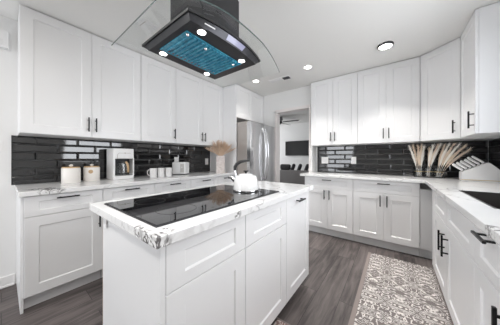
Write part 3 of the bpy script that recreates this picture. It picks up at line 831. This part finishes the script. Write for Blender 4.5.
# vase with the fan of dried grass
VX, VY = -2.305, 2.215
t = thing('vase', 'square pinkish marble vase holding a tan dried-grass fan', 'vase', (VX, VY, ZW), math.radians(42))
bm = bmesh.new(); bx(bm, -0.068, 0.068, -0.05, 0.05, 0, 0.285, 0.004, 2); obj('body', bm, 'marble', t)
bm = bmesh.new(); bx(bm, -0.060, 0.060, -0.042, 0.042, 0.2852, 0.2856); obj('opening', bm, 'blackplastic', t)
def hairs(bm, P, w, n, ln, rnd, spread=0.6):
    """fine bristles along a curve P (list of Vectors)"""
    for _ in range(n):
        u = rnd.random() ** 0.8; i = min(int(u * (len(P) - 1)), len(P) - 2); f = u * (len(P) - 1) - i
        p = P[i].lerp(P[i + 1], f); tdir = (P[i + 1] - P[i]).normalized()
        d = (tdir + Vector((rnd.gauss(0, spread), rnd.gauss(0, spread), rnd.gauss(0, spread)))).normalized()
        l = ln * (0.6 + 0.7 * rnd.random()); s = tdir.cross(d)
        if s.length < 1e-4: continue
        s = s.normalized() * w
        bm.faces.new([bm.verts.new(p - s), bm.verts.new(p + s), bm.verts.new(p + d * l)])
rnd = random.Random(3); bm = bmesh.new()
vax = Vector((0.795, 0.607, 0)); vdp = Vector((-0.607, 0.795, 0))
for k in range(170):
    a = rnd.gauss(0, 0.6); a = max(-1.0, min(1.0, a)); e = rnd.uniform(-0.35, 0.2)
    R = 0.17 + 0.09 * rnd.random()
    if abs(a) > 0.9: R += 0.015
    d = vax * math.sin(a) + vdp * e * math.cos(a) * 0.6 + Vector((0, 0, math.cos(a)))
    p0 = Vector((0, 0, 0.0)) + vax * 0.03 * math.sin(a); P = []
    for i in range(6):
        u = i / 5; P.append(p0 + d * R * u + Vector((0, 0, -0.02 * abs(math.sin(a)) * u * u)))
    tube(bm, P, [0.0018, 0.0016, 0.0016, 0.002, 0.0025, 0.0006], 5)
    hairs(bm, P[2:], 0.0008, 60, 0.035, rnd, 0.25)
tag(obj('dried_grass', bm, 'straw', loc=(VX, VY, ZW + 0.286)), 'fan of tan dried bunny-tail grass standing in the marble vase', 'dried grass', kind='stuff')

# pampas jars on the back worktop: three glass jars in a wire rack
JX, JY, JA = 0.345, 3.33, 0.0
t = thing('jar_rack', 'thin black wire rack holding three glass jars of pampas', 'rack', (JX, JY, ZW), JA)
bm = bmesh.new()
for z in (0.004, 0.085):
    tube(bm, [(-0.14, -0.048, z), (0.14, -0.048, z), (0.14, 0.048, z), (-0.14, 0.048, z), (-0.14, -0.048, z)], 0.003, 6)
for x in (-0.14, -0.045, 0.045, 0.14):
    for y in (-0.048, 0.048): tube(bm, [(x, y, 0.001), (x, y, 0.085)], 0.0025, 6)
obj('wire_frame', bm, 'black', t)
jn = ['beside the wide back drawer cabinet', 'in the middle of the rack', 'on the knife-block end of the rack']
for k in range(3):
    jx = JX - 0.09 + k * 0.09
    j = thing('glass_jar', 'small clear glass jar of pampas ' + ('on the doorway end of the rack', 'in the middle of the rack', 'on the knife-block end of the rack')[k], 'jar', (jx, JY, ZW + 0.001), 0, 'pampas jars')
    bm = bmesh.new(); lathe(bm, [(0, 0), (0.040, 0), (0.043, 0.006), (0.043, 0.105), (0.040, 0.118), (0.0375, 0.118), (0.040, 0.104), (0.040, 0.008), (0, 0.005)], 24); obj('jar_body', bm, 'glass', j, True)
    bm = bmesh.new(); lathe(bm, [(0.0445, 0.070), (0.0455, 0.073), (0.0445, 0.076)], 24); obj('twine', bm, 'gold', j, True)
def plume(label, base, tip, bend, m, seed, r=0.011):
    rnd = random.Random(seed); bm = bmesh.new()
    d = Vector(tip) - Vector(base); P = []
    for i in range(11):
        u = i / 10; P.append(d * u + Vector(bend) * math.sin(PI * u) * 0.5 * (1 if True else 0))
    tube(bm, P, [0.0018] * 4 + [r * .6, r, r * 1.2, r * 1.2, r, r * .5, 0.0006], 6)
    hairs(bm, P[4:], 0.0023, 280, 0.05, rnd, 0.36)
    o = obj('pampas_stem', bm, m, loc=base)
    return tag(o, label, 'dried grass', 'pampas stems in the ' + label.split(' in the ')[-1])
jl = ['dried cream pampas stem in the doorway-end jar', 'dried cream pampas stem in the middle jar', 'dried cream pampas stem in the knife-block-end jar']
tips = [[(-0.095, -.03, .275, 0, 0.011), (-0.06, -.02, .285, 1, 0.008), (-0.01, 0.0, .275, 1, 0.015), (0.025, .01, .285, 1, 0.017), (0.045, -.01, .262, 0, 0.012)],
        [(0.045, .01, .290, 0, 0.013), (0.085, 0.0, .285, 1, 0.011), (0.105, -.02, .290, 0, 0.011), (0.01, .02, .25, 1, 0.012)],
        [(0.055, .00, .285, 1, 0.012), (0.085, -.02, .290, 0, 0.014), (0.125, -.03, .285, 1, 0.014), (0.165, -.05, .283, 0, 0.012), (0.205, -.06, .262, 1, 0.013), (0.24, -.08, .225, 1, 0.011)]]
for k in range(3):
    jx = JX - 0.09 + k * 0.09
    for q, (dx, dy, dz, tan, rr) in enumerate(tips[k]):
        b = (jx + (q - 2) * 0.009, JY + (q % 2 - 0.5) * 0.012, ZW + 0.012)
        plume(jl[k], b, (jx + dx, JY + dy, ZW + dz + 0.115), (dx * -0.25, 0, 0.02), 'plume' if tan else 'plume_white', 10 * k + q, rr)

# knife block
t = thing('knife_block', 'white wedge knife block with brass line at its foot', 'knife block', (0.585, 3.06, ZW))
bm = bmesh.new()
prof = [(0.0, 0.0), (0.285, 0.0), (0.285, 0.105), (0.200, 0.196), (0.188, 0.200), (0.0, 0.095)]
f0 = [bm.verts.new((x, 0, z)) for x, z in prof]; f1 = [bm.verts.new((x, 0.12, z)) for x, z in prof]
bm.faces.new(f0); bm.faces.new(f1[::-1])
for k in range(len(prof)): bm.faces.new((f0[k], f0[(k + 1) % 6], f1[(k + 1) % 6], f1[k]))
bmesh.ops.bevel(bm, geom=bm.edges[:], offset=0.002, segments=1, affect='EDGES')
obj('block', bm, 'whiteplastic', t)
bm = bmesh.new(); bx(bm, -0.0012, 0.284, -0.0015, 0.0, 0.010, 0.016); bx(bm, -0.0015, 0.0, 0.0, 0.12, 0.010, 0.016); obj('brass_line', bm, 'gold', t)
sl = math.atan2(0.105, 0.188)
for row, (y, cnt) in enumerate(((0.030, 6), (0.088, 5))):
    for k in range(cnt):
        q = 0.016 + k * 0.035 + row * 0.014; px, pz = q * math.cos(sl), 0.095 + q * math.sin(sl)
        ln = 0.105 + 0.01 * (k >= 4)
        ko = thing('knife', 'white-handled kitchen knife standing in the wedge knife block', 'knife', (0.585 + px, 3.06 + y, ZW + pz + 0.002), 0, 'knives in the block')
        dx, dz = -math.sin(math.radians(50)), math.cos(math.radians(50))
        bm = bmesh.new(); tube(bm, [(dx * v * ln, 0, dz * v * ln + 0.004) for v in (0.07, 0.3, 0.8, 1.0)], [0.010, 0.0115, 0.0115, 0.009], 8)
        obj('handle', bm, 'whiteplastic', ko, True)
        bm = bmesh.new(); tube(bm, [(0, 0, 0.004), (dx * 0.006, 0, dz * 0.006 + 0.004)], 0.011, 8); obj('bolster', bm, 'steel', ko, True)

# outlets and switches
def plate(label, loc, rz, w, h, kind='outlet', name='wall_outlet'):
    t = thing(name, label, kind, loc, rz)
    bm = bmesh.new(); bx(bm, -w / 2, w / 2, -0.006, 0, -h / 2, h / 2, 0.0015); obj('plate', bm, 'trim', t)
    n = max(1, round(w / 0.06))
    for i in range(n):
        x = (i - (n - 1) / 2) * 0.046
        bm = bmesh.new(); bx(bm, x - 0.014, x + 0.014, -0.008, -0.0062, -0.03, 0.03, 0.001); obj('rocker' if kind == 'switch' else 'socket', bm, 'whiteplastic', t)
    return t
tl = 0.0098
plate('white outlet on black tiles behind the toaster', (LX + tl, 1.70, 1.12), PI / 2, 0.075, 0.118)
plate('white outlet on black tiles in the corner beside the vase', (LX + tl, 2.315, 1.10), PI / 2, 0.072, 0.115)
plate('white outlet on back tiles beside the mirrored window patch', (-0.532, BY - tl, 1.125), 0, 0.072, 0.115)
plate('double white switch plate on back tiles near the doorway', (-0.985, BY - tl, 1.125), 0, 0.118, 0.115, 'switch', 'light_switch')
plate('white light switch on plain wall beside the tile edge', (LX, -0.03, 1.265), PI / 2, 0.072, 0.09, 'switch', 'light_switch')
t = thing('door_chime', 'white door chime box high on the wall beside the cabinets', 'door chime', (LX, -0.07, 2.215), PI / 2)
bm = bmesh.new(); bx(bm, -0.11, 0.11, -0.05, 0, -0.075, 0.075, 0.005, 2); obj('cover', bm, 'whiteplastic', t)
bm = bmesh.new()
for k in range(4): bx(bm, -0.08, 0.08, -0.0515, -0.0502, -0.05 + k * 0.012, -0.046 + k * 0.012)
obj('sound_slots', bm, 'toe', t)
t = plate('small grey socket on the island end panel below the worktop', (-1.135, 0.3182, 0.848), 0, 0.016, 0.026)

# ------------------------------------------------------------------ rugs
t = thing('runner_rug', 'grey and white patterned runner rug along the right-hand base cabinets'.replace('right-hand ', 'sink '), 'rug', (0.035, 1.78, 0))
bm = bmesh.new(); bx(bm, -0.262, 0.285, -0.95, 0.955, 0.0005, 0.008, 0.002); obj('pile', bm, 'rug', t)
bm = bmesh.new(); bx(bm, -0.293, -0.2625, -0.955, 0.960, 0.0005, 0.0085, 0.002); bx(bm, 0.2855, 0.30, -0.955, 0.960, 0.0005, 0.0085, 0.002); obj('binding', bm, 'rug_edge', t)
t = thing('floor_mat', 'pinkish patterned floor mat showing its corner at the island foot', 'rug', (-0.495, 0.80, 0))
bm = bmesh.new(); bx(bm, -0.175, 0.175, -0.40, 0.405, 0.0005, 0.007, 0.002); obj('pile', bm, 'mat', t)
bm = bmesh.new(); bx(bm, -0.185, 0.185, 0.4055, 0.418, 0.0005, 0.0075, 0.002); obj('binding', bm, 'rug_edge', t)

# ------------------------------------------------------------------ living room beyond the doorway
t = thing('wall_tv', 'black flat TV hanging on the living room wall', 'television', (-2.83, FY - 0.035, 1.255))
bm = bmesh.new(); bx(bm, -0.47, 0.47, -0.03, 0.0, 0, 0.535, 0.004); obj('housing', bm, 'blackplastic', t)
bm = bmesh.new(); bx(bm, -0.46, 0.46, -0.032, -0.0305, 0.012, 0.525); obj('screen', bm, 'tv', t)
bm = bmesh.new(); bx(bm, -0.15, 0.15, 0.0005, 0.034, 0.12, 0.4); obj('bracket', bm, 'black', t)
t = thing('sofa', 'charcoal sectional sofa seen from behind through the doorway', 'sofa', (-2.25, 4.75, 0))
bm = bmesh.new(); bx(bm, -0.75, 0.75, 0.0, 0.22, 0.05, 0.83, 0.03, 3); obj('back', bm, 'sofa', t, True)
bm = bmesh.new(); bx(bm, -0.75, 0.75, 0.225, 1.0, 0.08, 0.42, 0.03, 3); obj('seat', bm, 'sofa', t, True)
bm = bmesh.new(); bx(bm, 0.20, 0.75, 1.005, 1.55, 0.05, 0.86, 0.03, 3); obj('chaise_back', bm, 'sofa', t, True)
for (x, y) in ((-0.7, 0.05), (0.7, 0.05), (-0.7, 0.95), (0.7, 0.95)):
    bm = bmesh.new(); bx(bm, x - 0.03, x + 0.03, y - 0.03, y + 0.03, 0, 0.05); obj('foot', bm, 'blackplastic', t)
def cushion(label, x, y, z, w, h, d, rz, tilt):
    bm = bmesh.new(); bx(bm, -w / 2, w / 2, -d / 2, d / 2, -h / 2, h / 2, min(d, h) * 0.45, 4)
    o = obj('throw_pillow', bm, 'pillow', None, True, (x, y, z)); o.rotation_euler = (0, tilt, rz)
    return tag(o, label, 'pillow', 'pillows on the sofa')
bm = bmesh.new(); bx(bm, -0.15, 0.15, -0.07, 0.07, 0, 0.16, 0.05, 4)
tag(obj('head_cushion', bm, 'pillow', None, True, (-2.45, 4.86, 0.831)), 'long dark head cushion on the sofa back next to the doorway edge', 'cushion')
for (px, lab) in ((-2.36, 'dark pillow on sofa, the one beside the long head cushion'), (-2.16, 'dark pillow on sofa, in the middle of the three small pillows'), (-1.95, 'dark pillow on sofa, the one beside the cabinet edge')):
    cushion(lab, px, 5.12, 0.84, 0.10, 0.34, 0.12, 0.2, 0.35)
t = thing('ceiling_fan', 'black ceiling fan in the living room behind the doorway edge', 'ceiling fan', (-2.86, 5.2, H))
bm = bmesh.new(); lathe(bm, [(0, -0.0005), (0.07, -0.0005), (0.06, -0.04), (0.015, -0.05), (0.015, -0.11), (0, -0.11)], 24); obj('rod', bm, 'black', t, True)
bm = bmesh.new(); lathe(bm, [(0, -0.1105), (0.08, -0.1105), (0.11, -0.14), (0.11, -0.19), (0.07, -0.23), (0, -0.235)], 28); obj('motor', bm, 'black', t, True)
for k in range(5):
    a = math.radians(8 + 72 * k); bm = bmesh.new(); bx(bm, 0.112, 0.62, -0.085, 0.085, -0.168, -0.160, 0.003)
    o = obj('blade', bm, 'blackplastic', t); o.rotation_euler = (0.35, 0, a)
